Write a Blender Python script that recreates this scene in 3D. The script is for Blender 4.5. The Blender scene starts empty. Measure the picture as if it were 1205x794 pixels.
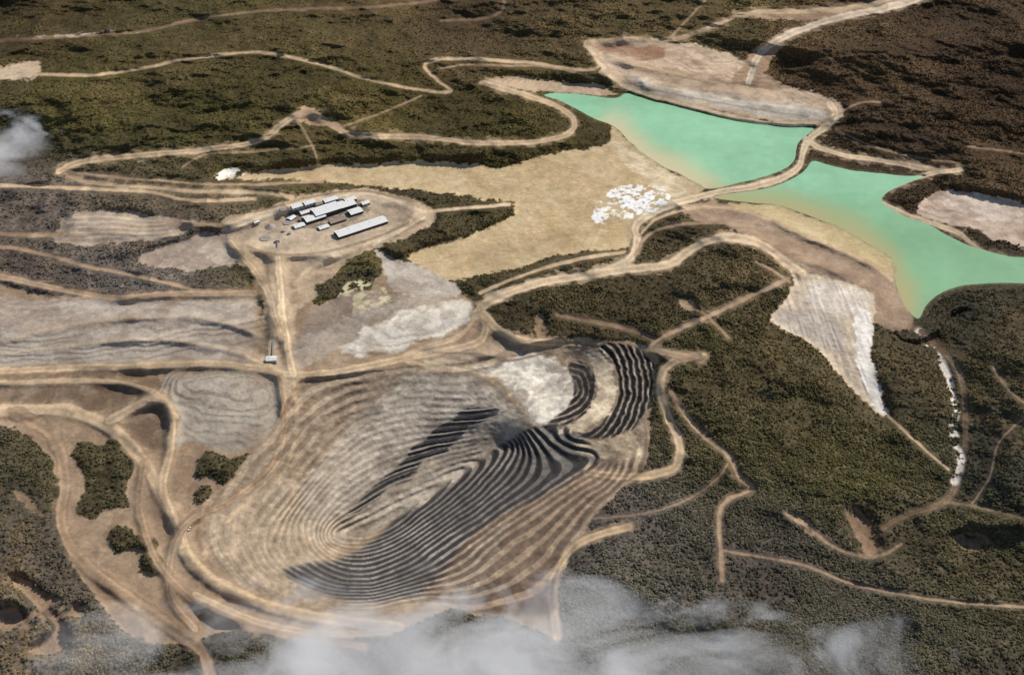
import bpy, math, numpy as np, time
T0=time.time()
rng=np.random.default_rng(7)
# ------------------------------------------------------------ camera station
TH=math.radians(38.0); HC=2800.0; F=602.5/math.tan(math.radians(25.0))
ST,CT=math.sin(TH),math.cos(TH)
def unproj(u,v,h):
    a=(np.asarray(u,float)-602.5)/F; b=(397.0-np.asarray(v,float))/F
    t=(HC-h)/(ST-b*CT)
    return a*t,(CT+b*ST)*t
GAIN=1.0
# ------------------------------------------------------------ helpers
TAB=rng.random((256,256)).astype(np.float32)
def vnoise(x,y,s):
    x=x+s*17.31; y=y+s*29.77
    xi=np.floor(x).astype(np.int64); yi=np.floor(y).astype(np.int64)
    fx=(x-xi).astype(np.float32); fy=(y-yi).astype(np.float32)
    fx=fx*fx*fx*(fx*(fx*6-15)+10); fy=fy*fy*fy*(fy*(fy*6-15)+10)
    x0=(xi+s*7)&255; x1=(x0+1)&255; y0=yi&255; y1=(y0+1)&255
    a=TAB[y0,x0]; b=TAB[y0,x1]; c=TAB[y1,x0]; d=TAB[y1,x1]
    return (a+(b-a)*fx)*(1-fy)+(c+(d-c)*fx)*fy
def fbm(x,y,wl,octv,s,gain=0.5):
    r=0;amp=1;tot=0
    for o in range(octv):
        c,sn=math.cos(o*0.7+s),math.sin(o*0.7+s)
        r=r+amp*(vnoise((x*c-y*sn)/wl,(x*sn+y*c)/wl,s+o*3)*2-1); tot+=amp; amp*=gain; wl/=2.03
    return r/tot
def ss(x,a,b):
    t=np.clip((x-a)/(b-a),0,1); return t*t*(3-2*t)
def cr(pts,closed,n=4):
    P=np.array(pts,float); N=len(P); out=[]
    for i in range(N if closed else N-1):
        if closed: p0,p1,p2,p3=P[(i-1)%N],P[i],P[(i+1)%N],P[(i+2)%N]
        else: p0,p1,p2,p3=P[max(i-1,0)],P[i],P[i+1],P[min(i+2,N-1)]
        for k in range(n):
            t=k/n
            out.append(0.5*((2*p1)+(-p0+p2)*t+(2*p0-5*p1+4*p2-p3)*t*t+(-p0+3*p1-3*p2+p3)*t**3))
    if not closed: out.append(P[-1])
    return np.array(out)
# ------------------------------------------------------------ survey grid
def axis(lo,hi,step,elo,ehi,g=1.13):
    core=list(np.arange(lo,hi,step)); L=[];R=[]
    s=step*2;x=lo
    while x-s>elo: x-=s;L.append(x);s*=g
    L.append(elo)
    s=step*2;x=core[-1]
    while x+s<ehi: x+=s;R.append(x);s*=g
    R.append(ehi)
    return np.array(L[::-1]+core+R)
us=axis(-60,1265,1.0,-1400,2600)
vs=axis(-30,830,0.85,-604,1990,1.08)
U,V=np.meshgrid(us,vs); NY,NX=U.shape
X0,Y0=unproj(U,V,0.0)
n1=fbm(X0,Y0,160,4,1); n2=fbm(X0,Y0,160,4,2); n3=fbm(X0,Y0,40,3,3); n4=fbm(X0,Y0,700,5,4); n5=fbm(X0,Y0,18,2,5)
n6=fbm(X0,Y0,320,4,6)
Uw=U+n1*7; Vw=V+n2*4.5
Ur=U+n1*2.2; Vr=V+n2*1.6
# ------------------------------------------------------------ base scrub colours, grey haze painted into the lower ones
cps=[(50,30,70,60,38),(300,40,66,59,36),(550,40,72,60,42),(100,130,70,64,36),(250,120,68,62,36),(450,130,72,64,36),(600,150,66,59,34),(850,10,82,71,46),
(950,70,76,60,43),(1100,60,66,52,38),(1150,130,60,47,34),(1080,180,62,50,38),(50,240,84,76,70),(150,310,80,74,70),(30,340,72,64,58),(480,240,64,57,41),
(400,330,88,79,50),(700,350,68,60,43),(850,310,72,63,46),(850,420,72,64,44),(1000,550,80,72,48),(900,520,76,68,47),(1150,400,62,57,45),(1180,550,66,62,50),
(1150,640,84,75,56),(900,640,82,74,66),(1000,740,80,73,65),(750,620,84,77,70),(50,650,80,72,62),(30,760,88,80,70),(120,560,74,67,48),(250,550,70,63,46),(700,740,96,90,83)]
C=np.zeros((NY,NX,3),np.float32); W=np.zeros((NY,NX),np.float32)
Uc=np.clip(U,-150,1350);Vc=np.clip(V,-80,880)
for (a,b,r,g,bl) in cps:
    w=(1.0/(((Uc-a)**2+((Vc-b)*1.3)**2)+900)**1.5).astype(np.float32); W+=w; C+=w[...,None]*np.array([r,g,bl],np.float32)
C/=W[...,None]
C*=(1.13+0.20*n4+0.20*n6+0.12*n1+0.08*n3)[...,None]
br=ss(n4+0.5*n3,0.10,0.6)[...,None]*0.45
C=C*(1-br)+np.array([110,90,62],np.float32)*br*(C.mean(-1,keepdims=True)/80)
FO=np.ones((NY,NX),np.float32); LB=np.zeros((NY,NX),np.int8); RM=np.zeros((NY,NX),np.float32)
def sl(u0,u1,v0,v1):
    return slice(max(np.searchsorted(vs,v0)-1,0),np.searchsorted(vs,v1)+1),slice(max(np.searchsorted(us,u0)-1,0),np.searchsorted(us,u1)+1)
def sdf(pts,A=None,B=None,n=3,m=16):
    """signed distance (+inside) on a window"""
    A=Uw if A is None else A; B=Vw if B is None else B
    P=cr(pts,True,n); s=sl(P[:,0].min()-m,P[:,0].max()+m,P[:,1].min()-m,P[:,1].max()+m)
    a=A[s].astype(np.float32);b=B[s].astype(np.float32)
    d=np.full(a.shape,1e9,np.float32); ins=np.zeros(a.shape,bool)
    Q=np.roll(P,-1,0)
    for (x1,y1),(x2,y2) in zip(P,Q):
        dx,dy=x2-x1,y2-y1; L=dx*dx+dy*dy+1e-9
        t=np.clip(((a-x1)*dx+(b-y1)*dy)/L,0,1)
        d=np.minimum(d,(a-x1-t*dx)**2+(b-y1-t*dy)**2)
        if abs(dy)>1e-9:
            c=((b<y1)!=(b<y2))&(a<dx*(b-y1)/dy+x1); ins^=c
    d=np.sqrt(d); return s,np.where(ins,d,-d)
def poly(pts,col,edge=2.5,alpha=1.0,fo=0.0,label=None,var=0.10,thr=None,warp=True,n=3):
    s,d=sdf(pts,None if warp else Ur,None if warp else Vr,n)
    m=ss(d+n5[s]*2+n3[s]*2.5,-edge/2,edge/2)*alpha
    if thr is not None: m=m*ss(thr[0][s],thr[1],thr[1]+thr[2])
    c=np.array(col,np.float32)*(1+var*n6[s]+var*0.9*n3[s]+var*0.5*n5[s])[...,None]
    C[s]=C[s]*(1-m[...,None])+c*m[...,None]
    FO[s]=FO[s]*(1-m)+fo*m
    if label is not None: LB[s]=np.where(m>0.5,label,LB[s])
    return s,m
def dist(P,m,A,B):
    D=np.full((NY,NX),1e4,np.float32)
    for (x1,y1),(x2,y2) in zip(P[:-1],P[1:]):
        s=sl(min(x1,x2)-m,max(x1,x2)+m,min(y1,y2)-m,max(y1,y2)+m)
        a=A[s];b=B[s]; dx,dy=x2-x1,y2-y1; L=dx*dx+dy*dy+1e-9
        t=np.clip(((a-x1)*dx+(b-y1)*dy)/L,0,1)
        D[s]=np.minimum(D[s],np.sqrt((a-x1-t*dx)**2+(b-y1-t*dy)**2))
    return D
def road(pts,w,col=(178,150,116),alpha=1.0,label=True,soft=1.2,berm=True):
    P=cr(pts,False,5); mg=w/2+10
    s=sl(P[:,0].min()-mg,P[:,0].max()+mg,P[:,1].min()-mg,P[:,1].max()+mg)
    D=dist(P,mg,Ur,Vr)[s]; ww=w/2*(1+0.35*n1[s]+0.20*n3[s])
    if berm and w>4:   # disturbed shoulder
        m=ss(ww+2.4-D+n5[s]*2.5+n3[s]*5,-1.5,1.5)*0.6*alpha
        c=np.array(col,np.float32)*0.78*(1+0.15*n3[s])[...,None]
        C[s]=C[s]*(1-m[...,None])+c*m[...,None]; FO[s]*=(1-m)
    m=ss(ww-D,-soft,soft*0.7)*alpha
    tone=1+0.10*n6[s]+0.08*n3[s]+.05*n5[s]
    if w>5: tone=tone+0.07*np.exp(-((D-w*0.32)/1.0)**2)-0.06*np.exp(-(D/1.2)**2)
    c=np.array(col,np.float32)*tone[...,None]
    C[s]=C[s]*(1-m[...,None])+c*m[...,None]; FO[s]*=(1-m); RM[s]=np.maximum(RM[s],ss(w/2+3-D,-3,3)*alpha)
    if label: LB[s]=np.where(m>0.6,1,LB[s])
# ------------------------------------------------------------ polygons
upper=[(640,112),(665,110),(700,113),(724,116),(738,109),(760,116),(800,127),(850,139),(900,147),(950,150),(958,152),(944,163),(936,175),(934,187),(925,198),(903,207),(868,215),(835,223),(816,214),(800,204),(780,196),(762,186),(745,176),(736,161),(720,148),(700,140),(680,130),(660,120)]
lower=[(838,233),(872,226),(913,219),(942,205),(955,190),(975,194),(1010,202),(1060,206),(1088,208),(1066,216),(1046,226),(1038,238),(1060,252),(1090,262),(1112,275),(1140,290),(1180,300),(1205,303),(1290,306),(1290,332),(1205,333),(1160,333),(1130,336),(1105,346),(1090,360),(1080,375),(1066,362),(1058,345),(1052,324),(1046,304),(1022,288),(985,268),(955,254),(910,242),(870,237)]
beach=[(262,210),(330,199),(380,194),(450,191),(520,191),(590,196),(640,181),(690,176),(715,166),(722,150),(740,165),(765,190),(800,205),(828,222),(800,238),(770,250),(748,268),(738,290),(700,296),(640,306),(590,318),(560,325),(530,331),(500,318),(478,302),(520,287),(570,271),(603,254),(606,240),(560,234),(500,224),(440,217),(380,214),(300,213)]
mine=[(-90,330),(60,350),(180,347),(300,350),(312,385),(345,345),(400,372),(432,348),(452,318),(520,345),(555,352),(585,385),(630,398),(690,398),(755,405),(775,425),(760,450),(766,500),(760,535),(735,562),(712,575),(690,600),(668,640),(655,690),(655,745),(600,728),(560,715),(520,722),(470,742),(400,752),(330,745),(270,745),(210,760),(150,740),(110,700),(85,660),(72,610),(66,560),(50,525),(0,500),(-90,490)]
# stripped soil patches among the western scrub
poly([(-90,205),(60,208),(200,214),(300,222),(300,248),(250,300),(300,345),(180,345),(60,345),(-90,330)],(106,95,84),10,alpha=.30,fo=.65)
poly([(-90,236),(20,236),(70,246),(60,266),(0,268),(-90,264)],(128,114,100),6,alpha=.4,fo=.3,thr=(n1+n3,-.3,.6))
poly([(60,292),(140,300),(220,318),(200,332),(100,322)],(124,112,100),6,alpha=.35,fo=.3,thr=(n2+n3,-.3,.6))
poly(mine,(150,127,103),3,label=4)
poly([(-90,445),(60,440),(190,448),(200,500),(180,530),(130,500),(80,478),(-90,480)],(120,100,81),6)
# left grey waste plain
poly([(-90,352),(60,353),(130,349),(220,353),(292,352),(303,372),(298,402),(288,430),(230,430),(100,432),(-90,436)],(156,142,128),4,label=4)
poly([(-90,385),(60,392),(140,385),(210,392),(260,402),(260,425),(100,430),(-90,432)],(165,155,142),8,alpha=.8)
poly([(80,356),(200,356),(285,358),(290,380),(240,385),(150,372),(80,368)],(172,162,150),8,alpha=.6)
poly([(190,446),(235,440),(290,436),(318,448),(336,472),(322,500),(300,524),(262,532),(225,520),(200,528),(206,490)],(157,145,129),5,label=4)
poly([(205,455),(250,448),(290,455),(300,490),(285,515),(225,512)],(170,160,146),8,alpha=.6)
# tailings beach
poly(beach,(190,168,130),2.5,label=3,var=0.07)
poly([(600,200),(700,185),(780,210),(760,245),(720,285),(640,300),(560,318),(540,305),(620,270),(660,235)],(179,154,115),20,alpha=.55,var=.12)
poly([(720,160),(760,190),(820,215),(825,225),(790,236),(760,215),(730,190)],(212,194,162),8,alpha=.8)
poly([(560,300),(620,275),(690,285),(640,303),(560,322)],(168,148,114),8,alpha=.6)
# plant pad
poly([(262,262),(300,249),(345,233),(400,223),(440,223),(480,232),(508,245),(512,260),(482,278),(446,291),(422,300),(396,320),(372,346),(352,362),(342,400),(352,445),(312,445),(310,385),(316,347),(298,322),(272,300)],(178,156,129),3,label=4)
poly([(285,262),(340,242),(400,228),(450,232),(485,245),(470,262),(430,285),(380,305),(335,300),(300,290)],(194,176,150),6,alpha=.7)
poly([(338,250),(352,238),(385,234),(425,238),(432,248),(425,256),(400,268),(370,270),(345,266)],(104,94,84),3,alpha=.7,thr=(n3+n5,-.45,.5))
poly([(268,262),(295,256),(300,275),(285,290),(270,280)],(150,134,116),5,alpha=.7)
# left pads
poly([(65,276),(88,251),(140,248),(205,256),(245,262),(205,276),(150,286),(80,288)],(160,143,125),3)
poly([(162,303),(200,287),(240,275),(268,280),(284,302),(235,317),(180,314)],(156,140,125),3)
poly([(235,296),(262,284),(282,300),(262,312)],(182,166,147),3)
scr=(80,72,52)
for p in ([(378,345),(372,335),(400,322),(440,315),(452,322),(430,345),(405,358)],
          [(85,535),(98,518),(118,526),(140,516),(158,545),(148,575),(156,598),(128,600),(112,614),(90,600),(98,565)],
          [(230,545),(248,528),(270,538),(300,532),(306,550),(285,556),(262,572),(250,560),(232,562)],
          [(130,628),(148,620),(160,630),(184,636),(178,652),(155,646),(140,652)],
          [(165,655),(188,652),(194,668),(172,672)],[(225,580),(240,570),(248,580),(232,592)]):
    poly(p,scr,3,fo=1,label=0,var=.2)
poly([(375,360),(420,340),(470,345),(480,362),(430,380),(395,392),(355,420),(350,395)],(138,122,107),4)
poly([(395,345),(415,330),(450,335),(462,352),(435,372),(405,372)],(186,176,140),3,thr=(n3+.5*n5,-.1,.3))
# pale wedge and crushed ore pad
poly([(446,294),(470,305),(520,325),(542,341),(535,352),(500,350),(470,345),(455,325)],(180,170,156),3)
poly([(350,402),(400,378),(470,352),(540,352),(520,372),(440,388),(380,420),(345,432)],(160,149,136),6,alpha=.75)
poly([(398,408),(418,396),(425,384),(455,378),(480,362),(515,360),(540,352),(560,362),(554,380),(530,388),(522,398),(490,400),(470,412),(440,412),(425,420)],(210,202,185),5)
poly([(440,400),(480,375),(520,372),(530,385),(480,402)],(188,181,169),5,alpha=.7)
# top of pit
poly([(500,412),(560,402),(620,405),(660,412),(600,430),(540,432),(500,425)],(174,154,128),4)
poly([(575,398),(600,392),(640,400),(700,402),(690,412),(640,412),(600,410)],(142,122,103),4)
# dam and quarry
poly([(688,50),(730,46),(790,50),(840,58),(885,75),(905,95),(940,104),(988,121),(984,142),(940,149),(900,144),(850,133),(800,121),(760,111),(735,101),(712,86),(698,70)],(188,165,139),2.5,label=4)
poly([(735,88),(790,102),(850,112),(910,118),(960,128),(970,142),(900,138),(830,124),(770,108)],(184,175,160),3,label=4)
poly([(700,56),(740,52),(780,58),(770,70),(730,66)],(146,108,84),4,alpha=.85)
poly([(800,60),(840,66),(870,80),(850,92),(800,88),(760,78)],(202,176,149),5)
poly([(860,95),(880,70),(905,45),(925,40),(905,75),(890,98)],(160,130,104),3)
poly([(730,72),(790,82),(850,94),(830,100),(770,92)],(146,122,100),4,alpha=.7,thr=(n3,-.4,.5))
poly([(880,80),(910,92),(930,104),(900,106),(870,96)],(150,122,98),4,alpha=.7)
poly([(562,96),(600,88),(640,96),(700,100),(730,112),(700,112),(645,110),(600,104)],(188,163,135),2.5)
poly([(0,80),(35,72),(48,76),(38,92),(-20,95),(-60,88)],(190,169,141),3)
poly([(848,22),(880,12),(960,12),(1030,2),(1090,-12),(1040,12),(960,26),(900,24)],(170,141,113),3,alpha=.8)
# dump between roads & lower pond
poly([(808,240),(850,238),(900,250),(960,270),(1015,292),(1050,318),(1064,350),(1072,382),(1040,386),(1012,362),(1000,340),(960,326),(925,302),(880,280),(850,264),(815,256)],(158,135,113),3,label=4)
poly([(856,239),(910,243),(955,254),(988,268),(1022,288),(1048,306),(1056,328),(1010,306),(960,284),(905,260)],(188,169,129),3,label=3,var=.05)
DUMP=[(934,316),(960,322),(1000,332),(1026,346),(1028,385),(1030,430),(1037,462),(1046,492),(1030,486),(1002,458),(976,428),(946,398),(904,376),(924,356),(936,336)]
poly(DUMP,(200,182,158),2.5,label=4,n=2)
poly([(960,330),(1000,337),(1022,350),(1012,372),(975,368),(950,352)],(214,203,187),6,alpha=.8)
poly([(1006,372),(1024,372),(1028,420),(1036,465),(1045,490),(1030,482),(1014,440)],(228,221,209),3)
poly([(910,374),(945,362),(985,376),(990,410),(965,408),(940,392)],(190,178,163),4,alpha=.8)
# right bank
poly([(1082,243),(1108,226),(1150,228),(1205,240),(1290,246),(1290,300),(1205,302),(1175,292),(1150,272),(1112,264),(1088,255)],(190,168,148),2.5,label=4)
poly([(1110,232),(1150,232),(1200,246),(1190,262),(1140,256)],(214,197,180),5,alpha=.8)
poly([(1165,284),(1205,292),(1290,300),(1290,306),(1205,304),(1180,300)],(70,60,48),2,fo=1)
for p,c in (([(995,600),(1010,594),(1030,625),(1040,650),(1018,648)],(150,122,98)),([(928,600),(945,605),(960,625),(948,628)],(150,125,100)),
            ([(10,676),(30,680),(60,702),(110,716),(100,724),(70,728),(80,752),(60,768),(35,766),(65,740),(40,712)],(156,130,106)),
            ([(-60,722),(0,716),(50,722),(40,738),(-60,738)],(156,130,106)),([(800,352),(815,356),(812,366),(802,362)],(160,135,105)),
            ([(625,375),(635,370),(642,392),(632,400)],(150,125,100)),([(15,578),(30,580),(50,600),(45,605)],(140,118,95)),
            ([(1125,632),(1150,628),(1165,640),(1140,650)],(130,105,80))):
    poly(p,c,3,alpha=.8,thr=(n3+.5*n5,-.6,.4))
# ------------------------------------------------------------ pit colours
rim=[(350,448),(322,500),(272,560),(236,600),(238,642),(280,686),(350,715),(430,722),(500,712),(570,725),(640,722),(655,680),(682,630),(720,582),(745,562),(764,540),(760,500),(772,450),(764,420),(720,404),(660,402),(600,414),(540,424),(480,430),(420,438),(380,444)]
s_pit,m_pit=poly(rim,(152,133,111),4,label=2)
poly([(470,440),(530,438),(590,452),(625,480),(620,505),(560,545),(490,590),(430,632),(395,640),(350,625),(345,585),(375,540),(410,500),(440,465)],(166,152,134),6,label=2,var=.06)
poly([(480,448),(540,450),(590,470),(600,490),(545,520),(470,560),(410,600),(385,600),(400,550),(440,490)],(182,169,151),10,alpha=.8,var=.05)
poly([(360,465),(420,440),(475,440),(440,470),(405,500),(370,540),(335,575),(330,520)],(138,119,100),8,alpha=.6)
poly([(245,600),(340,560),(360,620),(400,650),(390,690),(330,690),(270,665)],(174,156,132),8,alpha=.8,label=2,var=.05)
M_dark=np.zeros((NY,NX),np.float32); M_fin=M_dark.copy(); M_blk=M_dark.copy()
s,m=poly([(425,648),(470,606),(560,548),(622,508),(655,500),(690,522),(700,548),(660,572),(600,600),(556,632),(530,668),(495,700),(430,706),(370,696),(335,668),(385,662)],(102,97,92),8,label=2); M_dark[s]=m
s,m=poly([(500,700),(530,660),(590,606),(650,575),(700,548),(760,545),(740,566),(705,590),(675,635),(655,690),(645,722),(570,722)],(132,113,96),10,label=2); M_fin[s]=m
s,m=poly([(470,550),(486,530),(500,518),(515,500),(535,492),(552,480),(584,482),(568,496),(550,504),(525,530),(500,542),(480,565),(455,575),(435,592),(412,606),(436,578)],(114,107,100),5,label=2); M_blk[s]=m
poly([(405,600),(440,618),(500,588),(560,545),(550,535),(480,575),(430,602)],(188,176,158),5,alpha=.8)
poly([(560,432),(590,430),(612,416),(650,420),(673,440),(676,468),(660,490),(636,502),(612,482),(594,460)],(212,203,186),7,label=2)
poly([(560,640),(600,610),(570,680),(530,712),(500,712),(520,680)],(156,142,125),6,alpha=.8)
# black ore rings
ring0=cr([(664,424),(690,432),(701,455),(692,480),(664,496),(632,502)],False,5)
Dr=dist(ring0,110,Ur,Vr)
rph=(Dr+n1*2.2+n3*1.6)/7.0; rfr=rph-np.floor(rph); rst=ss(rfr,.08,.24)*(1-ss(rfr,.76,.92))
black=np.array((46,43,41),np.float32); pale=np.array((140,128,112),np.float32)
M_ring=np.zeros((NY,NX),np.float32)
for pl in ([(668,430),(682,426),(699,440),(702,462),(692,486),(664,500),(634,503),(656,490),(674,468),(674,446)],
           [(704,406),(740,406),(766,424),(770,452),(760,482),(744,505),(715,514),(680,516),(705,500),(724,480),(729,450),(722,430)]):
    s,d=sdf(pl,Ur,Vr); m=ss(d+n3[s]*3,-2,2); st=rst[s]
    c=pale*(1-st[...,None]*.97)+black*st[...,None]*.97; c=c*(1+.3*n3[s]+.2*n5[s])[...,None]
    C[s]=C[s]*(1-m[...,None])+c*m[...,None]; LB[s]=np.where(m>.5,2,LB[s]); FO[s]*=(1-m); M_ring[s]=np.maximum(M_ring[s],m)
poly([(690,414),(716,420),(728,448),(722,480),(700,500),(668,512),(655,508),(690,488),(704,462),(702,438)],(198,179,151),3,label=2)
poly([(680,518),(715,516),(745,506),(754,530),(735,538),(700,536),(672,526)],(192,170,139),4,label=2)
# ------------------------------------------------------------ roads
tan=(186,161,129); tl=(199,176,144); br=(158,133,107)
road([(566,362),(590,345),(640,331),(700,322),(738,308),(750,285),(748,266),(772,248),(802,237),(840,228),(880,220),(915,212),(938,198),(944,178),(956,160),(974,148),(982,134),(976,122)],8,(204,182,150))
road([(560,372),(575,356),(610,341),(660,328),(740,317),(790,309),(818,291),(850,280),(885,284),(915,300),(945,322)],9.5,tl)
road([(566,345),(620,322),(680,306),(735,296)],4,tan)
road([(748,300),(760,280),(782,268),(820,262),(862,264),(895,278),(940,302),(990,322),(1040,348),(1064,372)],3.5,br)
road([(752,278),(772,258),(808,246),(850,244),(905,258),(960,282),(1020,308),(1050,330)],3,tan)
road([(566,360),(572,385),(562,402),(520,412),(460,424),(400,436),(345,440),(300,432),(240,428),(160,431),(80,433),(-90,440)],8,tan)
road([(570,370),(590,390),(620,402),(660,404)],9,tan)
road([(560,372),(540,395),(500,408),(475,420),(500,430),(560,440),(590,455),(612,480)],5,tan)
road([(510,414),(560,416),(600,424),(650,412)],2.5,(130,110,92),.7); road([(500,424),(550,436),(600,446)],2.5,(206,190,166),.7)
road([(828,420),(795,424),(778,445),(784,485),(799,518),(796,548),(765,558),(725,560),(690,556)],9,tan)
road([(768,410),(800,418),(826,425)],7,br)
road([(656,748),(650,695),(664,655),(694,632),(740,620)],9,tan)
# plant & left approach
road([(325,300),(330,345),(335,390),(345,440)],8,tl)
road([(315,300),(322,350),(318,400),(320,430)],5,tan)
road([(262,265),(300,252),(345,240),(400,232),(450,236),(490,248),(470,268),(420,292),(370,312),(345,335)],4,tl)
road([(272,270),(320,252),(380,236),(430,228),(475,240),(500,250)],2.4,(212,194,166)); road([(290,290),(330,300),(390,295),(440,280),(480,262)],2.4,(150,129,106))
road([(300,250),(350,236),(400,226),(440,226),(490,238)],1.8,(140,118,96)); road([(440,288),(470,272),(500,256)],2,(212,194,166))
road([(270,285),(300,320),(318,350),(330,400)],6,tan)
road([(490,250),(540,246),(600,241)],3.5,tl)
road([(70,200),(100,213),(180,221),(250,226),(312,226),(345,232)],4.5,tan)
road([(-90,218),(0,219),(80,221),(160,224),(230,236),(300,234)],4,tan)
road([(80,203),(180,212),(280,218),(380,214)],3,br)
road([(-90,272),(0,275),(60,276),(130,272),(200,263),(262,266)],4,br)
road([(-90,292),(0,291),(40,296),(110,315),(170,326),(230,340),(300,343)],4,br)
road([(-90,318),(0,326),(60,338),(130,350),(200,346),(300,345)],6,br)
for yy in range(0,5): road([(74+yy*2,281-yy*6),(120,279-yy*6),(170,280-yy*5),(205-yy*4,275-yy*4)],1.6,(192,177,156),.8,berm=False)
road([(-90,410),(0,402),(60,386),(120,376),(200,372),(260,378),(300,392)],3,tan,.6)
road([(-90,425),(60,410),(140,400),(220,402),(280,415),(335,438)],3,tl,.6)
# lower left haul roads
road([(-90,484),(0,484),(80,482),(132,505),(166,538),(190,580),(208,620),(226,660),(262,690),(330,716),(420,732),(470,738)],13,tan)
road([(20,487),(62,512),(76,560),(72,620),(100,662),(150,702),(205,740),(240,770),(260,830)],13,br)
road([(130,495),(180,470),(200,480),(200,530),(192,575),(215,640)],9,tan)
road([(-90,455),(60,448),(150,452),(190,466),(208,490)],5,tan)
road([(330,445),(335,500),(320,550),(270,590),(225,610),(205,640),(200,700),(230,740)],7,br)
road([(345,445),(350,500),(330,560),(280,600),(240,650)],4,tan,.7)
road([(170,545),(165,600),(185,660),(240,715),(330,745),(430,760)],8,br,.8)
road([(230,700),(300,730),(380,745),(460,742)],7,tan,.8)
# north hills
road([(690,52),(704,72),(690,82),(600,72),(530,69),(500,76),(517,96),(530,108),(490,106),(430,93),(380,76),(310,62),(250,65),(200,73),(120,88),(30,86)],3.6,tan,.95)
road([(700,92),(650,80),(560,76),(520,80)],2.4,br,.8)
road([(566,97),(600,106),(642,120),(670,135),(676,150),(660,161),(620,168),(560,168),(500,161),(440,160),(400,155),(374,135),(350,135),(331,148),(311,162),(270,173),(200,180),(130,186),(90,192),(70,202)],6,tan)
poly([(360,126),(375,130),(400,152),(380,148),(352,140)],(180,152,122),2)
road([(495,114),(440,136),(402,150)],2.6,br,.8); road([(350,140),(366,168),(374,192)],2.6,br,.9); road([(215,196),(240,182),(300,178),(370,172)],2.2,br,.8)
road([(-90,50),(0,48),(80,43),(160,38),(210,28),(260,18),(340,11),(430,9),(520,0),(586,-3),(592,10),(570,22),(520,24)],3.2,(124,100,80),.9)
road([(690,50),(740,46),(800,45),(850,26),(885,15),(960,13),(1030,4),(1080,-12)],4.5,tan)
road([(880,98),(896,62),(935,38),(1000,18),(1050,8),(1100,-8),(1180,-40)],7,(196,177,152))
road([(790,45),(818,14),(840,-12)],2.6,br,.9)
road([(694,56),(705,75),(730,98),(765,112),(830,130),(900,145),(975,146)],4.5,tl)
road([(740,92),(800,106),(870,118),(960,130)],2.5,(206,191,168)); road([(720,70),(780,84),(850,98),(940,112)],2.2,tan)
road([(745,98),(800,112),(870,126),(950,138)],1.8,(146,134,118),.8)
road([(948,162),(965,174),(1000,184),(1060,193),(1110,202),(1130,200)],5.5,tl)
road([(984,152),(1020,170),(1070,184),(1130,192)],2.2,br,.8); road([(1140,172),(1205,180),(1280,186)],2.2,br,.8)
road([(960,150),(985,135),(1010,122),(1035,121)],2.4,br,.8)
road([(1130,200),(1092,206),(1052,219),(1034,236),(1062,251),(1100,263),(1130,276),(1150,294),(1178,304)],5.5,tl)
# east tracks
road([(928,328),(890,345),(850,365),(800,386),(772,400),(760,414)],4.5,br)
road([(800,356),(830,370),(858,398)],2.6,br,.8); road([(890,308),(915,320),(930,332)],3,br)
road([(655,370),(700,378),(740,388),(768,398)],5,(126,103,82),.8)
road([(790,462),(805,485),(830,515),(857,535),(870,560),(884,573),(855,588),(846,610),(848,645),(850,682)],5,br)
road([(690,610),(750,605),(800,592),(840,566),(857,545)],2.2,br,.6)
road([(850,648),(900,655),(950,666),(1000,685),(1060,698),(1130,708),(1205,713),(1290,718)],3.2,br,.85)
road([(925,604),(955,622),(985,645),(1030,654),(1060,640)],4,br,.7)
road([(1045,490),(1080,520),(1116,552)],3,tan,.9)
road([(1170,432),(1190,460),(1215,480)],2.2,br,.8); road([(1215,486),(1175,520),(1165,560),(1145,592)],2.2,br,.8)
road([(1072,384),(1100,405),(1130,440),(1136,500),(1130,560),(1112,590),(1070,604),(1040,620)],6,(128,106,86),.6)
road([(1112,590),(1150,596),(1205,610)],2.4,br,.5)
# stream with white mineral crust
Ds=dist(cr([(1078,390),(1100,415),(1116,445),(1124,480),(1122,510),(1130,540),(1126,568)],False,5),20,Uw,Vw)
m=ss(5-Ds,-2,2)*ss(n3+.3*n6+.8*n5,-.02,.2); C=C*(1-m[...,None])+np.array((224,216,205),np.float32)*m[...,None]; FO*=1-m
Ds=dist(cr([(20,45),(80,42),(160,38)],False,5),20,Uw,Vw); m=ss(2-Ds,-1,1)*ss(n3,0,.2)*.7
C=C*(1-m[...,None])+np.array((200,190,176),np.float32)*m[...,None]
# salt crust on the beach, white stockpiles
poly([(700,252),(712,232),(735,220),(770,220),(790,232),(772,250),(740,256),(715,264)],(236,236,230),1.0,thr=(n3*.5+.5*n1+1.0*n5,.02,.12),var=.04)
poly([(252,206),(275,200),(286,206),(262,210)],(230,226,216),1.5,thr=(n3,-.2,.15),var=.04)
# ------------------------------------------------------------ heights : relax between surveyed contour lines
gu=np.arange(-220,1425,5.0); gv=np.arange(-120,930,5.0); GY,GX=len(gv),len(gu)
cv=np.full((GY,GX),np.nan,np.float32)
def con(pts,h,closed=False):
    P=cr(pts,closed,6)
    if closed: P=np.vstack([P,P[:1]])
    hh=np.interp(np.linspace(0,1,len(P)),np.linspace(0,1,len(h)),h) if isinstance(h,(list,tuple)) else np.full(len(P),h)
    for (a,b,ha,hb) in zip(P[:-1],P[1:],hh[:-1],hh[1:]):
        n=int(np.hypot(*(b-a))/2)+1
        for k in range(n+1):
            t=k/n; q=a+(b-a)*t; i=int(round((q[1]+120)/5)); j=int(round((q[0]+220)/5))
            if 0<=i<GY and 0<=j<GX: cv[i,j]=ha+(hb-ha)*t
con([(-220,-110),(1400,-110)],70); con([(-220,920),(1400,920)],0)
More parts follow.
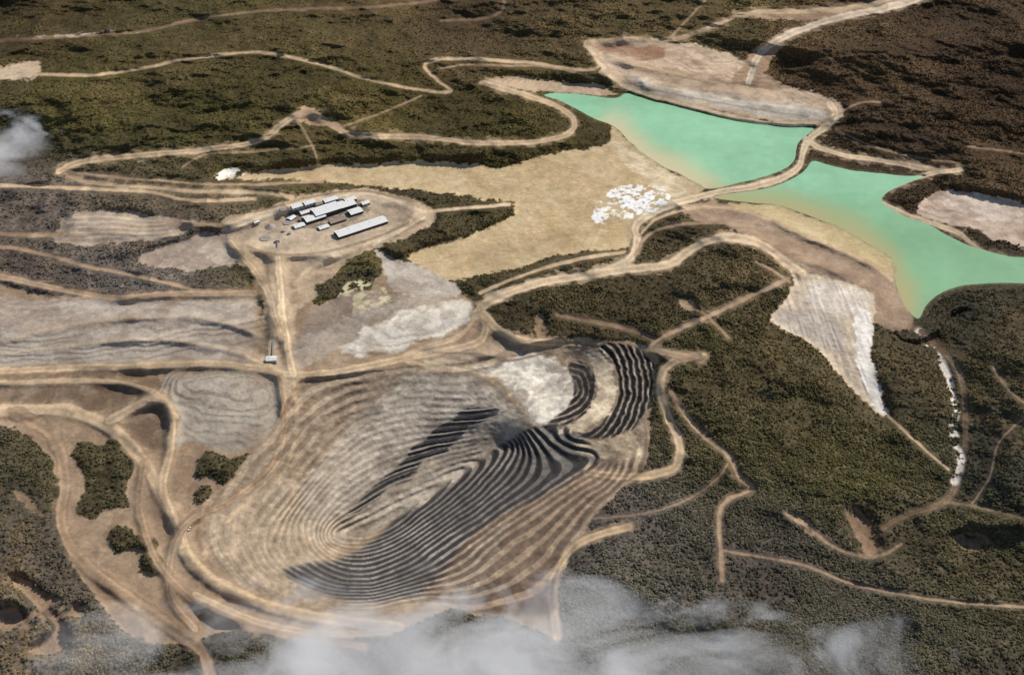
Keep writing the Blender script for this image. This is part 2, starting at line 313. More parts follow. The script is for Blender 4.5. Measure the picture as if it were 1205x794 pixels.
con([(-220,130),(100,120),(200,112),(300,110),(420,108)],[150,120]); con([(-220,20),(0,22),(300,0),(600,5)],40); con([(60,70),(250,50),(480,62)],105)
con([(530,125),(600,128),(640,140)],[85,40]); con([(70,204),(200,184),(320,165),(400,160),(560,172),(660,165)],[22,48,40,12])
con([(400,186),(560,188),(650,176),(710,162)],7); con([(600,30),(680,20)],60)
con(upper,0,True); con(lower,0,True); con([(680,118),(760,140),(850,180),(930,160)],0); con([(960,220),(1020,250),(1070,310),(1200,318)],0)
con([(275,208),(400,203),(520,208),(640,215),(760,215)],[9,3]); con([(500,312),(600,295),(700,275),(790,232)],[8,2]); con([(620,200),(640,240),(600,290)],5)
con([(802,237),(840,228),(880,220),(915,212),(938,198),(944,178),(956,160)],8)
con([(700,64),(735,98),(800,118),(900,141),(975,143)],24); con([(730,52),(800,62),(880,82)],46); con([(770,80),(850,98),(930,110)],26); con([(900,40),(1000,10),(1100,-20)],75)
con([(980,70),(1100,55),(1380,60)],[130,190]); con([(1000,110),(1200,130),(1380,130)],[70,120]); con([(970,170),(1060,187),(1150,190),(1380,195)],[10,15,40]); con([(1060,225),(1110,212),(1200,225),(1380,230)],[14,28,45])
con([(1100,350),(1200,348),(1380,345)],12); con([(1150,400),(1200,420),(1380,420)],[70,130,140]); con([(1180,560),(1260,560)],120)
con([(1080,388),(1105,420),(1124,470),(1126,540),(1120,580),(1080,612),(1040,650),(1000,700)],[-5,-45,-70]); 
con([(800,252),(860,255),(940,290),(1040,340)],[16,26,30]); con([(770,300),(860,284),(930,310),(1000,340),(1030,365)],[18,38,50,42])
con([(640,360),(760,350),(860,335),(910,350)],[35,60,56]); con([(680,390),(780,410),(880,420),(940,450)],[40,58,34]); con([(1000,455),(1046,495)],[-5,-38]); con([(910,376),(950,400),(1000,452)],[20,-12])
con([(960,335),(1000,380),(1010,430),(1035,470)],[50,40,20,-20])
con([(800,500),(860,560),(900,640)],[42,10,-20]); con([(950,540),(1060,560)],[0,-45]); con([(880,720),(1050,740),(1380,740)],[-10,-30,50]); con([(660,760),(760,780)],[20,5]); con([(740,600),(760,680)],15)
con([(290,270),(350,245),(420,240),(480,255),(400,290),(330,295)],32); con([(325,300),(330,440)],[32,24]); con([(-200,240),(0,240),(200,240)],34); con([(-200,340),(0,335),(280,340)],22)
con([(-200,372),(40,385),(150,372),(290,362)],[66,58,50,44]); con([(-200,438),(300,434)],18)
con([(205,445),(300,438)],[50,58]); con([(240,480),(320,475)],[42,40]); con([(205,530),(310,528)],[16,14])
con([(-200,484),(80,484),(190,580),(225,650)],16); con([(-200,620),(0,620)],52); con([(-200,760),(150,760)],26)
con([(480,300),(540,340),(560,360)],[14,22,26]); con([(430,400),(540,365)],40); con([(400,425),(540,405)],24); con([(560,375),(640,395),(755,402)],26)
# pit
con(rim,22,True)
con([(392,632),(440,624),(500,586),(560,546),(606,518)],[-240,-240,-215,-160])
con([(322,640),(350,662),(400,684),(450,682),(500,655),(548,620),(600,588),(655,560),(705,536)],[-80,-95,-95,-70])
con([(300,620),(345,580),(375,535),(405,495),(445,462),(520,448),(590,462)],[-40,-45,-42,-32,-12,0,-10])
con([(350,615),(390,570),(440,520),(500,490),(570,490)],[-115,-120,-100,-65,-60])
con([(640,446),(655,462),(652,480),(630,490)],-68); con(list(map(tuple,ring0[::5])),[-52,-52]); con([(704,420),(727,445),(724,475),(700,500),(668,512)],-22)
con([(560,680),(600,630),(660,590),(720,560)],[-20,-28,-20])
known=~np.isnan(cv); h=np.where(known,cv,25.0).astype(np.float32)
for it in range(3500):
    p=np.pad(h,1,mode='edge'); a=(p[:-2,1:-1]+p[2:,1:-1]+p[1:-1,:-2]+p[1:-1,2:])*.25
    h=np.where(known,cv,a)
for it in range(5):
    p=np.pad(h,1,mode='edge'); h=(p[:-2,1:-1]+p[2:,1:-1]+p[1:-1,:-2]+p[1:-1,2:])*.2+h*.2
def samp(g,uu,vv):
    x=np.clip((uu+220)/5,0,GX-1.001); y=np.clip((vv+120)/5,0,GY-1.001); i=y.astype(int); j=x.astype(int); fx=x-j; fy=y-i
    return (g[i,j]*(1-fx)+g[i,j+1]*fx)*(1-fy)+(g[i+1,j]*(1-fx)+g[i+1,j+1]*fx)*fy
H=sum(samp(h,U+n1*1.5+a,V+n2*1.2+b) for a in(-1.6,1.6) for b in(-1.6,1.6))/4
out=np.maximum(np.maximum(-U-60,U-1265),np.maximum(-V-60,V-860)); H=H*(1-ss(out,0,300)*.7)
def blur(a,n):
    for _ in range(n):
        a=np.pad(a,1,mode='edge'); a=(a[:-2,1:-1]+a[2:,1:-1]+a[1:-1,:-2]+a[1:-1,2:]+a[1:-1,1:-1])*.2
    return a
pitM=np.zeros((NY,NX),np.float32); s,d=sdf(rim); pitM[s]=ss(d,-2,6)
bare=1-FO
# large relief ignores narrow tracks (they follow the ground); only broad bare areas flatten it
fob=np.where((FO<.5)&(RM<.3)&(LB!=1),0,1).astype(np.float32); fob=blur(fob,80)**2
fol=blur(FO,10)
rid=1-np.abs(fbm(X0,Y0,800,5,11))*2.4
rid2=1-np.abs(fbm(X0,Y0,260,3,13))*2.0
relief=(rid*46+n4*26)*fob+(rid2*12+n6*10)*fob*fol
wat=np.full((NY,NX),-30.,np.float32)
for pl in (upper,lower):
    s,d=sdf(pl,Ur,Vr,n=4,m=30); wat[s]=np.maximum(wat[s],d)
relief*=ss(-wat,2,28)*(1-pitM)
relief*=1+ss(out,0,500)*2.5
# benches
Bh=13.0
jag=fbm(X0,Y0,60,3,61)
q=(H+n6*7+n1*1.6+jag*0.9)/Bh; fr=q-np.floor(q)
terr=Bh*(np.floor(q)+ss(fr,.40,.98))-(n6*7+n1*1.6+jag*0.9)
smooth_wall=np.zeros((NY,NX),np.float32)
s,d=sdf([(440,436),(530,432),(590,440),(610,430),(640,425),(675,440),(672,480),(640,500),(600,515),(560,535),(470,585),(400,610),(360,600),(375,540),(410,500),(430,465)]); smooth_wall[s]=ss(d,-8,8)
ringz=ss(75-Dr,-8,8)*ss(Vr,395,415)*pitM*(1-M_dark)
tm=pitM*(1-.8*smooth_wall)*(1-ringz)
tm=np.maximum(tm,M_blk)
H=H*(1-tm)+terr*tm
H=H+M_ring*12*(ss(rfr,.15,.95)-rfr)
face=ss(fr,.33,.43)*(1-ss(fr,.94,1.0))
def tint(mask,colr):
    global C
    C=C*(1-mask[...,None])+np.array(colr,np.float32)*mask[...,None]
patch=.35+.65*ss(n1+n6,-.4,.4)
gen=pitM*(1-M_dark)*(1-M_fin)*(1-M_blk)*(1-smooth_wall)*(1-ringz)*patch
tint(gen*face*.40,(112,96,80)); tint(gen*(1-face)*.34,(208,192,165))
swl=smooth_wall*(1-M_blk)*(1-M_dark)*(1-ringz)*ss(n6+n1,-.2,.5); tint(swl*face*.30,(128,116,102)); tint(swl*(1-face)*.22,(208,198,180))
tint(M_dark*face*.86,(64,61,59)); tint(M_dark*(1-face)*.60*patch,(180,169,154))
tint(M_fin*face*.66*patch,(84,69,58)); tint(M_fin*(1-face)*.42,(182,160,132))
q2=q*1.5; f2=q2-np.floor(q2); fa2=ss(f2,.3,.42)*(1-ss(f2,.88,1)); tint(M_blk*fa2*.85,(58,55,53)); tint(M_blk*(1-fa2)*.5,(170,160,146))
C*=(1+pitM*(.08*n3+.12*n5+.06*jag))[...,None]
sw=vnoise((X0*.62+Y0*.78)/210,(X0*.78-Y0*.62)/26,21)*2-1
C*=(1+smooth_wall*.05*sw)[...,None]; H+=smooth_wall*(sw*1.0+n3*1)
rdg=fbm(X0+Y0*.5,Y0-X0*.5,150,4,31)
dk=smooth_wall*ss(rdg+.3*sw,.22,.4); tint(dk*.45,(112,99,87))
# spoil lifts on bare ground outside the pit
dm=np.zeros((NY,NX),np.float32); s,d=sdf(DUMP); dm[s]=ss(d,-6,2)
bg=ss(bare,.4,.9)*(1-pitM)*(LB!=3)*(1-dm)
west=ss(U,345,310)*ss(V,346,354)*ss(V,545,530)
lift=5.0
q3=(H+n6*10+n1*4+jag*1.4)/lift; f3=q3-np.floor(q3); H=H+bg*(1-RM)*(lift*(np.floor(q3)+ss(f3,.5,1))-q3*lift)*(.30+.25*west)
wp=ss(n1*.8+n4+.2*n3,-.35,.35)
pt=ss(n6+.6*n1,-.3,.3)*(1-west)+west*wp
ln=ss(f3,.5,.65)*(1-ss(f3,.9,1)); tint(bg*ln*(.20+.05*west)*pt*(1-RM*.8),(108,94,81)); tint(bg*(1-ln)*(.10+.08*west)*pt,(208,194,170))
mot=fbm(X0,Y0,110,4,91); tint(bg*ss(mot,.1,.5)*.28,(116,97,80)); tint(bg*ss(-mot,.15,.5)*.22,(204,186,158))
iso=fbm(X0,Y0,420,3,41)*5; il=np.abs(iso-np.round(iso)); tint(bg*ss(.06-il,0,.05)*.12*pt*(1-west),(206,186,154))
bt=(LB==3); iso=fbm(X0*.5+Y0*.2,Y0,300,4,51)*5; il=np.abs(iso-np.round(iso)); tint(bt*ss(.12-il,0,.1)*.24,(152,128,94))
fl_=fbm(X0+Y0*.6,(Y0-X0*.6)*.35,120,4,81); tint(bt*ss(fl_,.1,.5)*.34,(158,132,96)); tint(bt*ss(-fl_,.15,.5)*.28,(214,196,162))
rl=vnoise(X0/9,Y0/90,71)*2-1; C*=(1+dm*.06*rl)[...,None]; H+=dm*rl*1.2
H=H+relief+n3*fol*3.5+n5*(1.0+2.2*FO)*(1-RM*.6)*ss(-wat,0,8)
H=np.where(RM>0,H+RM*1.2,H)
damB=ss(-wat,-1,3.5)
H=np.where(wat>-3,(wat*-1.1-.2).clip(-6,4)*(1-damB)+np.maximum(H,1.2)*damB,H)
beachm=blur((LB==3).astype(np.float32),4); H=H*(1-beachm)+np.maximum(H,1.0)*beachm
H=np.where((wat<=-3)&(wat>-29),np.maximum(H,1.0),H)
wm=ss(wat,-3.5,0)*(1-RM); tint(wm*.35,(130,138,106))
# no overhanging cells : ground stays a true height field
b=(397-vs)/F; cc=(CT+b*ST)/(ST-b*CT)
yprev=None
for i in range(NY-1,-1,-1):
    if yprev is not None:
        H[i]=np.minimum(H[i],HC-(yprev+0.35)/cc[i]) if cc[i]>0.02 else H[i]
    yprev=(HC-H[i])*cc[i]
X,Y=unproj(U,V,H)
C=np.clip(C,8,245)
def lin(c):
    c=c/255.; return np.where(c<=.04045,c/12.92,((c+.055)/1.055)**2.4)
CL=np.clip(lin(C)*GAIN,0,.85)
print('grid',NY,NX,'t',time.time()-T0)
# ------------------------------------------------------------ materials
def newmat(n):
    m=bpy.data.materials.new(n); m.use_nodes=True; return m,m.node_tree.nodes,m.node_tree.links,m.node_tree.nodes['Principled BSDF']
def ground_mat(name,rough=.95,speck=.5):
    m,N,L,P=newmat(name)
    at=N.new('ShaderNodeAttribute'); at.attribute_name='Col'
    fo=N.new('ShaderNodeAttribute'); fo.attribute_name='Scrub'
    geo=N.new('ShaderNodeNewGeometry')
    def noise(sc,det,r=.6):
        n=N.new('ShaderNodeTexNoise'); n.inputs['Scale'].default_value=sc; n.inputs['Detail'].default_value=det; n.inputs['Roughness'].default_value=r
        L.new(geo.outputs['Position'],n.inputs['Vector']); return n
    na=noise(1/14.,3,.7); nb=noise(1/70.,4,.65)
    def mr(sock,a,b,c,d):
        r=N.new('ShaderNodeMapRange'); r.inputs[1].default_value=a; r.inputs[2].default_value=b; r.inputs[3].default_value=c; r.inputs[4].default_value=d; L.new(sock,r.inputs[0]); return r.outputs[0]
    def math_(op,a,b):
        r=N.new('ShaderNodeMath'); r.operation=op
        for i,x in enumerate((a,b)):
            if isinstance(x,(int,float)): r.inputs[i].default_value=x
            else: L.new(x,r.inputs[i])
        return r.outputs[0]
    forest=math_('MULTIPLY',mr(na.outputs[0],.33,.67,.5,1.5),mr(nb.outputs[0],.3,.7,.74,1.26))
    soil=math_('MULTIPLY',mr(na.outputs[0],.3,.7,.85,1.15),mr(nb.outputs[0],.3,.7,.88,1.12))
    mx=N.new('ShaderNodeMix'); L.new(fo.outputs['Fac'],mx.inputs[0]); L.new(soil,mx.inputs[2]); L.new(forest,mx.inputs[3])
    vm=N.new('ShaderNodeVectorMath'); vm.operation='SCALE'; L.new(at.outputs['Color'],vm.inputs[0]); L.new(mx.outputs[0],vm.inputs['Scale'])
    L.new(vm.outputs[0],P.inputs['Base Color'])
    P.inputs['Roughness'].default_value=rough; P.inputs['Specular IOR Level'].default_value=.05
    bp=N.new('ShaderNodeBump'); bp.inputs['Distance'].default_value=3.0; bp.inputs['Strength'].default_value=speck
    L.new(na.outputs[0],bp.inputs['Height']); L.new(bp.outputs[0],P.inputs['Normal'])
    return m
GM={0:('terrain','scrub_ground'),1:('dirt_road','haul_road_dirt'),2:('open_pit','pit_rock'),3:('tailings_beach','tailings_sand'),4:('waste_rock_ground','waste_rock')}
def make(name,co,faces,mat,col=None,scrub=None,smooth=True):
    me=bpy.data.meshes.new(name); k=faces.shape[1]
    me.vertices.add(len(co)); me.vertices.foreach_set('co',co.astype(np.float32).ravel())
    me.loops.add(faces.size); me.loops.foreach_set('vertex_index',faces.astype(np.int32).ravel())
    me.polygons.add(len(faces)); me.polygons.foreach_set('loop_start',np.arange(0,faces.size,k,dtype=np.int32)); me.polygons.foreach_set('loop_total',np.full(len(faces),k,np.int32))
    me.polygons.foreach_set('use_smooth',np.full(len(faces),smooth))
    if col is not None:
        a=me.color_attributes.new('Col','FLOAT_COLOR','POINT'); a.data.foreach_set('color',np.hstack([col,np.ones((len(col),1))]).astype(np.float32).ravel())
    if scrub is not None:
        a=me.attributes.new('Scrub','FLOAT','POINT'); a.data.foreach_set('value',scrub.astype(np.float32).ravel())
    me.update(calc_edges=True); me.validate()
    ob=bpy.data.objects.new(name,me); bpy.context.collection.objects.link(ob); me.materials.append(mat); return ob
idx=np.arange(NY*NX).reshape(NY,NX)
quads=np.stack([idx[1:,:-1],idx[1:,1:],idx[:-1,1:],idx[:-1,:-1]],-1).reshape(-1,4)
co=np.stack([X,Y,H],-1).reshape(-1,3); cl=CL.reshape(-1,3); sc=FO.reshape(-1)
fl=LB[:-1,:-1].reshape(-1)
def sub(name,mask,mat,co=co,cl=cl):
    q=quads[mask]; u,inv=np.unique(q,return_inverse=True); return make(name,co[u],inv.reshape(-1,4),mat,cl[u],sc[u])
for k,(n,mn) in GM.items(): sub(n,fl==k,ground_mat(mn,speck=.3 if k in(1,3) else .5))
# ------------------------------------------------------------ water
wl=np.array((146,196,156),np.float32); wc=np.ones((NY,NX,3),np.float32)*wl
wc*=(1+.08*n4+.06*n1+.03*n3)[...,None]
lowm=ss(Vw,215,260)[...,None]; wc=wc*(1-lowm)+np.array((130,174,132),np.float32)*lowm*(1+.08*n6[...,None]+.03*n3[...,None])
def nearline(pts,r):
    return ss(r-dist(cr(pts,False,5),r+10,Uw+n2*10,Vw+n6*6),0,r)
m=nearline([(722,150),(740,168),(765,190),(800,205),(830,222)],34)*.95; wc=wc*(1-m[...,None])+np.array((206,194,152),np.float32)*m[...,None]
m=nearline([(840,236),(910,244),(955,254),(990,270),(1035,300),(1055,328),(1068,360)],34)*.9; wc=wc*(1-m[...,None])+np.array((176,166,116),np.float32)*m[...,None]
wcl=(lin(wc)*GAIN).reshape(-1,3)
XW,YW=unproj(U,V,0.0); cow=np.stack([XW,YW,np.zeros_like(XW)],-1).reshape(-1,3)
m,N,L,P=newmat('milky_pond_water'); at=N.new('ShaderNodeAttribute'); at.attribute_name='Col'; L.new(at.outputs['Color'],P.inputs['Base Color'])
P.inputs['Roughness'].default_value=.35; P.inputs['Specular IOR Level'].default_value=.12
geo=N.new('ShaderNodeNewGeometry'); nz=N.new('ShaderNodeTexNoise'); nz.inputs['Scale'].default_value=1/12.; nz.inputs['Detail'].default_value=4; L.new(geo.outputs['Position'],nz.inputs['Vector'])
bp=N.new('ShaderNodeBump'); bp.inputs['Distance'].default_value=.5; bp.inputs['Strength'].default_value=.2; L.new(nz.outputs[0],bp.inputs['Height']); L.new(bp.outputs[0],P.inputs['Normal'])
def near(pl):
    a=np.full((NY,NX),-30.,np.float32); s,d=sdf(pl,Ur,Vr,n=4,m=30); a[s]=d; return (a>-2.5)[:-1,:-1].reshape(-1)
nu=near(upper)
sub('pond_water',nu,m,cow,wcl)
sub('pond_water.001',near(lower)&~nu,m,cow,wcl)
# ------------------------------------------------------------ scrub trees (one mesh)
flat=np.nonzero(((FO>.6)&(RM<.2)&(wat<-7)&(U>-40)&(U<1245)&(V>-20)&(V<815)).ravel())[0]
wgt=(.2+ss((n6+n3*.6).ravel()[flat],-.4,.4)*(.5+ss(U.ravel()[flat],400,800))); wgt/=wgt.sum()
NT=100000; pk=rng.choice(flat,NT,p=wgt)
bx=co[pk]; ang=rng.random(NT)*6.28; R=rng.uniform(2.6,6.0,NT); HT=R*rng.uniform(.7,1.4,NT)
vts=np.zeros((NT,9,3),np.float32)
for k in range(4):
    a=ang+k*math.pi/2
    r1=R*rng.uniform(.35,.6,NT); vts[:,k,0]=bx[:,0]+np.cos(a)*r1; vts[:,k,1]=bx[:,1]+np.sin(a)*r1; vts[:,k,2]=bx[:,2]-1
    a=a+.6; r1=R*rng.uniform(.75,1.2,NT); vts[:,4+k,0]=bx[:,0]+np.cos(a)*r1; vts[:,4+k,1]=bx[:,1]+np.sin(a)*r1; vts[:,4+k,2]=bx[:,2]+HT*rng.uniform(.4,.7,NT)
vts[:,8]=bx+np.stack([rng.normal(0,1,NT),rng.normal(0,1,NT),HT],-1)
tf=[]
for k in range(4):
    j=(k+1)%4; tf+=[(k,j,4+k),(j,4+j,4+k),(4+k,4+j,8)]
tf=np.array(tf); faces=(np.arange(NT)[:,None,None]*9+tf[None]).reshape(-1,3)
tc=cl[pk]*rng.uniform(.55,1.35,(NT,1))*np.array([[.95,1.04,.9]]); tcol=np.repeat(tc,9,0)
m,N,L,P=newmat('scrub_foliage'); at=N.new('ShaderNodeAttribute'); at.attribute_name='Col'; L.new(at.outputs['Color'],P.inputs['Base Color']); P.inputs['Roughness'].default_value=.9; P.inputs['Specular IOR Level'].default_value=.05
make('scrub_forest',vts.reshape(-1,3),faces,m,tcol,None,False)
# ------------------------------------------------------------ buildings
def simple(name,c,r=.7,metal=0):
    m,N,L,P=newmat(name); nz=N.new('ShaderNodeTexNoise'); nz.inputs['Scale'].default_value=.15; nz.inputs['Detail'].default_value=5
    geo=N.new('ShaderNodeNewGeometry'); L.new(geo.outputs['Position'],nz.inputs['Vector'])
    mx=N.new('ShaderNodeMix'); mx.data_type='RGBA'; mx.inputs[6].default_value=(*[x*.75 for x in c],1); mx.inputs[7].default_value=(*[min(x*1.15,.9) for x in c],1)
    L.new(nz.outputs[0],mx.inputs[0]); L.new(mx.outputs[2],P.inputs['Base Color']); P.inputs['Roughness'].default_value=r; P.inputs['Metallic'].default_value=metal; return m
white=simple('white_roof_sheet',(.78,.77,.73)); grey=simple('grey_cladding',(.42,.41,.39)); dark=simple('dark_opening',(.04,.04,.045)); steel=simple('steel',(.25,.25,.25)); rust=simple('brown_roof',(.30,.22,.16)); yellow=simple('yellow_paint',(.55,.38,.06)); conc=simple('concrete',(.4,.37,.33))
def mesh(name,v,f,mat,parent=None):
    me=bpy.data.meshes.new(name); me.from_pydata(v,[],f); me.update(); o=bpy.data.objects.new(name,me); bpy.context.collection.objects.link(o); me.materials.append(mat); o.parent=parent; return o
def boxv(x0,x1,y0,y1,z0,z1,V_,F_):
    n=len(V_); V_+= [(x0,y0,z0),(x1,y0,z0),(x1,y1,z0),(x0,y1,z0),(x0,y0,z1),(x1,y0,z1),(x1,y1,z1),(x0,y1,z1)]
    F_+= [tuple(n+i for i in f) for f in ((0,3,2,1),(4,5,6,7),(0,1,5,4),(1,2,6,5),(2,3,7,6),(3,0,4,7))]
def ground(u,v):
    i=np.searchsorted(vs,v); j=np.searchsorted(us,u); return float(X[i,j]),float(Y[i,j]),float(H[i,j])
def cyl(r,z0,z1,V_,F_,cx=0,cy=0,n=20,r2=None):
    r2=r if r2 is None else r2; b0=len(V_)
    for k in range(n): a=6.28318*k/n; V_.append((cx+r*math.cos(a),cy+r*math.sin(a),z0))
    for k in range(n): a=6.28318*k/n; V_.append((cx+r2*math.cos(a),cy+r2*math.sin(a),z1))
    for k in range(n): j=(k+1)%n; F_.append((b0+k,b0+j,b0+n+j,b0+n+k))
    F_.append(tuple(b0+n+k for k in range(n)))
def building(name,u,v,Lx,Wy,Hh,yaw,roof=white,wall=grey,ridge=.12):
    x,y,z=ground(u,v); e=bpy.data.objects.new(name,None); bpy.context.collection.objects.link(e); e.location=(x,y,z-3); e.rotation_euler=(0,0,math.radians(yaw))
    Hh+=3; a,b=Lx/2,Wy/2; rz=Hh+Wy*ridge
    mesh('walls',[(-a,-b,0),(a,-b,0),(a,b,0),(-a,b,0),(-a,-b,Hh),(a,-b,Hh),(a,b,Hh),(-a,b,Hh),(-a,0,rz),(a,0,rz)],[(0,1,5,4),(2,3,7,6),(1,2,6,9,5),(3,0,4,8,7)],wall,e)
    o=1.2; t=.6
    mesh('roof',[(-a-o,-b-o,Hh-.2),(a+o,-b-o,Hh-.2),(a+o,0,rz+t),(-a-o,0,rz+t),(a+o,b+o,Hh-.2),(-a-o,b+o,Hh-.2)],[(0,1,2,3),(3,2,4,5)],roof,e)
    V_,F_=[],[]; n=max(2,int(Lx/18))
    for k in range(n):
        cx=-a+(k+.5)*Lx/n; boxv(cx-2.5,cx+2.5,-b-.25,-b+.1,3,3+min(6,Hh*.5),V_,F_)
        boxv(cx-5,cx+5,-b-.2,-b+.1,Hh*.78,Hh*.9,V_,F_)
    boxv(-a-.25,-a+.1,-4,4,3,10,V_,F_); mesh('doors_and_windows',V_,F_,dark,e)
    V_,F_=[],[]
    for k in range(0,n,3): cx=-a+(k+.5)*Lx/n; boxv(cx-1.5,cx+1.5,-1.2,1.2,rz-.5,rz+2.0,V_,F_)
    mesh('roof_vents',V_,F_,steel,e); return e
building('warehouse',425,269,255,58,14,33,white,dark)
building('mill_building',384,250,135,74,24,33,white,dark); building('concentrator_building',406,243,95,64,20,33,white,dark)
building('flotation_building',370,258,100,56,16,33,white,dark); building('workshop_building',418,250,64,48,12,33,white,dark)
building('workshop_building',397,260,80,34,10,33,rust,dark); building('office_building',349,243,52,36,9,33); building('office_building',364,239,54,34,8,33)
for (u,v,l,w_,yw,rf) in ((352,266,52,34,33,white),(412,236,56,32,33,white),(343,257,40,30,60,white),(389,236,70,34,33,white),
    (361,249,70,36,33,white),(302,262,26,16,40,white),(381,268,50,28,33,white),(376,241,44,22,33,rust),(430,240,40,28,33,white),
    (345,250,34,22,33,rust),(357,259,36,24,33,rust),(445,260,26,16,33,white)):
    building('storage_shed',u,v,l,w_,7+rng.random()*4,yw,rf,dark if rng.random()<.5 else grey)
building('crusher_building',320,424,40,28,14,5,white,grey)
def tank(name,u,v,r,hh,open_=False,mat=conc):
    x,y,z=ground(u,v); V_,F_=[],[]; e=bpy.data.objects.new(name,None); bpy.context.collection.objects.link(e); e.location=(x,y,z-2)
    cyl(r,0,hh+2,V_,F_,n=32); 
    if not open_: cyl(r*1.0,hh+2,hh+2+r*.18,V_,F_,n=32,r2=r*.1)
    mesh('shell',V_,F_,mat,e)
    V_,F_=[],[]; boxv(-r,r,-1,1,hh+2.3,hh+3.0,V_,F_); cyl(2.5,hh+2.2,hh+4,V_,F_,n=12); mesh('walkway',V_,F_,conc,e)
    if open_: V_,F_=[],[]; cyl(r*.93,hh+2.0,hh+2.15,V_,F_,n=32); mesh('slurry',V_,F_,slurry,e)
slurry=simple('slurry',(.34,.30,.25))
for u,v,r in ((312,280,26),(338,262,20),(333,246,16)): tank('thickener_tank',u,v,r,3,True)
for u,v,r in ((398,274,9),(334,272,9),(341,275,8)): tank('storage_tank',u,v,r,9,False,grey)
p0=np.array(ground(327,284)); p1=np.array(ground(321,418)); e=bpy.data.objects.new('conveyor',None); bpy.context.collection.objects.link(e)
d=p1-p0; Ln=float(np.hypot(d[0],d[1])); e.location=tuple(p0); e.rotation_euler=(0,0,math.atan2(d[1],d[0]))
sl_=d[2]/Ln; V_,F_=[],[]; boxv(0,Ln,-2.2,2.2,7,10.5,V_,F_); V_=[(a,b_,c+a*sl_) for a,b_,c in V_]; mesh('gallery',V_,F_,steel,e)
V_,F_=[],[]
for k in range(0,int(Ln),30): boxv(k,k+1.2,-3.4,-2.2,-6+k*sl_,7+k*sl_,V_,F_); boxv(k,k+1.2,2.2,3.4,-6+k*sl_,7+k*sl_,V_,F_)
mesh('trestle_legs',V_,F_,steel,e)
V_,F_=[],[]; boxv(Ln*.28,Ln*.28+14,-7,7,-4+Ln*.28*sl_,16+Ln*.28*sl_,V_,F_); boxv(-10,10,-9,9,-4,14,V_,F_); mesh('transfer_towers',V_,F_,conc,e)
x,y,z=ground(318,266); V_,F_=[],[]; cyl(30,z-2,z+15,V_,F_,x,y,n=28,r2=2); mesh('ore_stockpile',V_,F_,simple('ore',(.36,.3,.24)))
def truck(u,v,yaw,S=1.5):
    x,y,z=ground(u,v); e=bpy.data.objects.new('haul_truck',None); bpy.context.collection.objects.link(e); e.location=(x,y,z+.6); e.rotation_euler=(0,0,math.radians(yaw)); e.scale=(S,S,S)
    mesh('dump_body',[(-6,-3.2,3),(2.5,-3.2,2.2),(2.5,3.2,2.2),(-6,3.2,3),(-7,-3.6,5),(3,-3.6,5.6),(3,3.6,5.6),(-7,3.6,5),(6,-3.2,6),(6,3.2,6)],[(0,3,2,1),(0,1,5,4),(2,3,7,6),(1,2,6,5),(5,6,9,8),(0,4,7,3)],white,e)
    V_,F_=[],[]; boxv(-5,6,-1.4,1.4,1.4,2.4,V_,F_); boxv(3.4,6.4,-3,3,2,3.4,V_,F_); boxv(3.6,5.8,.2,2.8,3.4,5.4,V_,F_); mesh('chassis_and_cab',V_,F_,yellow,e)
    V_,F_=[],[]
    for wx,wy in ((4.4,2.6),(4.4,-2.6),(-3.4,2.2),(-3.4,-2.2),(-3.4,3.3),(-3.4,-3.3)):
        n0=len(V_); n=14
        for sgn in(-.5,.5):
            for k in range(n): a=6.28318*k/n; V_.append((wx+1.5*math.cos(a),wy+sgn,1.5+1.5*math.sin(a)))
        for k in range(n): j=(k+1)%n; F_.append((n0+k,n0+j,n0+n+j,n0+n+k))
        F_.append(tuple(n0+k for k in range(n))); F_.append(tuple(n0+n+k for k in range(n)))
    mesh('wheels',V_,F_,dark,e)
truck(223,622,70,1.2)
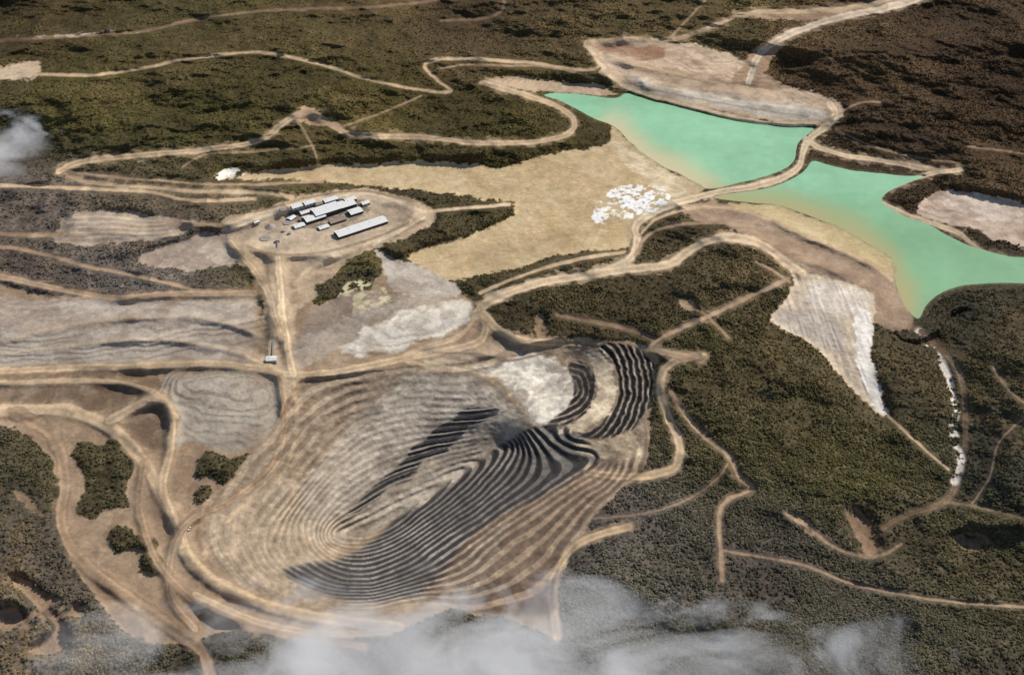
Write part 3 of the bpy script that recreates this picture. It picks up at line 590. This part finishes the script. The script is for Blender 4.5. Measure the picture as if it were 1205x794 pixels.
# ------------------------------------------------------------ clouds
def cloud(u,v,z,wx,wy,wz,dens,seed,thr=.46,yaw=0,rngw=.34,fall=.30,step=3.0,sx=330,sy=230):
    x,y=unproj(u,v,z); bpy.ops.mesh.primitive_uv_sphere_add(segments=32,ring_count=16,location=(float(x),float(y),z)); o=bpy.context.object; o.name='cloud'; o.scale=(wx,wy,wz); o.rotation_euler=(0,0,math.radians(yaw))
    m=bpy.data.materials.new('cloud_vapour'); m.use_nodes=True; N=m.node_tree.nodes; L=m.node_tree.links; N.clear()
    out_=N.new('ShaderNodeOutputMaterial'); vs_=N.new('ShaderNodeVolumeScatter'); vs_.inputs['Color'].default_value=(.99,.98,.97,1); vs_.inputs['Anisotropy'].default_value=-.3
    em=N.new('ShaderNodeEmission'); em.inputs['Color'].default_value=(.95,.91,.88,1)   # added glow standing in for multiple scattering, brightens the vapour
    tc=N.new('ShaderNodeTexCoord'); ln_=N.new('ShaderNodeVectorMath'); ln_.operation='LENGTH'; L.new(tc.outputs['Object'],ln_.inputs[0])
    f=N.new('ShaderNodeMapRange'); f.inputs[1].default_value=1.0; f.inputs[2].default_value=.1; f.inputs[3].default_value=-fall; f.inputs[4].default_value=.08; L.new(ln_.outputs['Value'],f.inputs[0])
    geo=N.new('ShaderNodeNewGeometry'); mp=N.new('ShaderNodeMapping'); mp.inputs['Location'].default_value=(seed*3.1,seed*1.7,seed); mp.inputs['Scale'].default_value=(1/sx,1/sy,1/200); mp.inputs['Rotation'].default_value=(0,0,.35); L.new(geo.outputs['Position'],mp.inputs['Vector'])
    nz=N.new('ShaderNodeTexNoise'); nz.inputs['Scale'].default_value=1; nz.inputs['Detail'].default_value=6; nz.inputs['Roughness'].default_value=.62; nz.inputs['Distortion'].default_value=.9; L.new(mp.outputs[0],nz.inputs['Vector'])
    ad=N.new('ShaderNodeMath'); ad.operation='ADD'; L.new(nz.outputs[0],ad.inputs[0]); L.new(f.outputs[0],ad.inputs[1])
    r=N.new('ShaderNodeMapRange'); r.inputs[1].default_value=thr; r.inputs[2].default_value=thr+rngw; r.inputs[3].default_value=0; r.inputs[4].default_value=dens; L.new(ad.outputs[0],r.inputs[0])
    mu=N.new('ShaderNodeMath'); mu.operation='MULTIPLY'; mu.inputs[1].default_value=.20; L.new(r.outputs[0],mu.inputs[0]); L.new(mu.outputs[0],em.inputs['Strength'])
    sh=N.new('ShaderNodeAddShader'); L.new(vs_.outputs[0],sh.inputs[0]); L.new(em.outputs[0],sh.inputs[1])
    L.new(r.outputs[0],vs_.inputs['Density']); L.new(sh.outputs[0],out_.inputs['Volume']); o.data.materials.append(m)
    try: m.cycles.volume_step_rate=step
    except Exception: pass
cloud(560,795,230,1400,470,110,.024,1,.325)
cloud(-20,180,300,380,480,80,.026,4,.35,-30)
# ------------------------------------------------------------ light, sky, camera
el=math.radians(43); az=math.radians(50)
w=bpy.data.worlds.new('World'); bpy.context.scene.world=w; w.use_nodes=True; N=w.node_tree.nodes; L=w.node_tree.links
sky=N.new('ShaderNodeTexSky'); sky.sky_type='NISHITA'; sky.sun_disc=False; sky.sun_elevation=el; sky.sun_rotation=az; sky.altitude=1500; sky.dust_density=3.0
L.new(sky.outputs[0],N['Background'].inputs[0]); N['Background'].inputs[1].default_value=.105
sd=bpy.data.lights.new('sun','SUN'); sd.energy=4.0; sd.angle=math.radians(.5); sd.color=(1,.94,.85); so=bpy.data.objects.new('sun',sd); bpy.context.collection.objects.link(so)
from mathutils import Vector
dv=Vector((math.sin(az)*math.cos(el),math.cos(az)*math.cos(el),math.sin(el))); so.rotation_euler=dv.to_track_quat('Z','Y').to_euler(); so.location=(0,3000,3000)
cd=bpy.data.cameras.new('camera'); cam=bpy.data.objects.new('camera',cd); bpy.context.collection.objects.link(cam); cam.location=(0,0,HC); cam.rotation_euler=(math.radians(90)-TH,0,0)
cd.sensor_width=36; cd.lens=18/math.tan(math.radians(25)); cd.clip_start=10; cd.clip_end=400000
bpy.context.scene.camera=cam
bpy.context.scene.view_settings.view_transform='Standard'; bpy.context.scene.view_settings.look='None'; bpy.context.scene.view_settings.exposure=0
print('done',time.time()-T0)
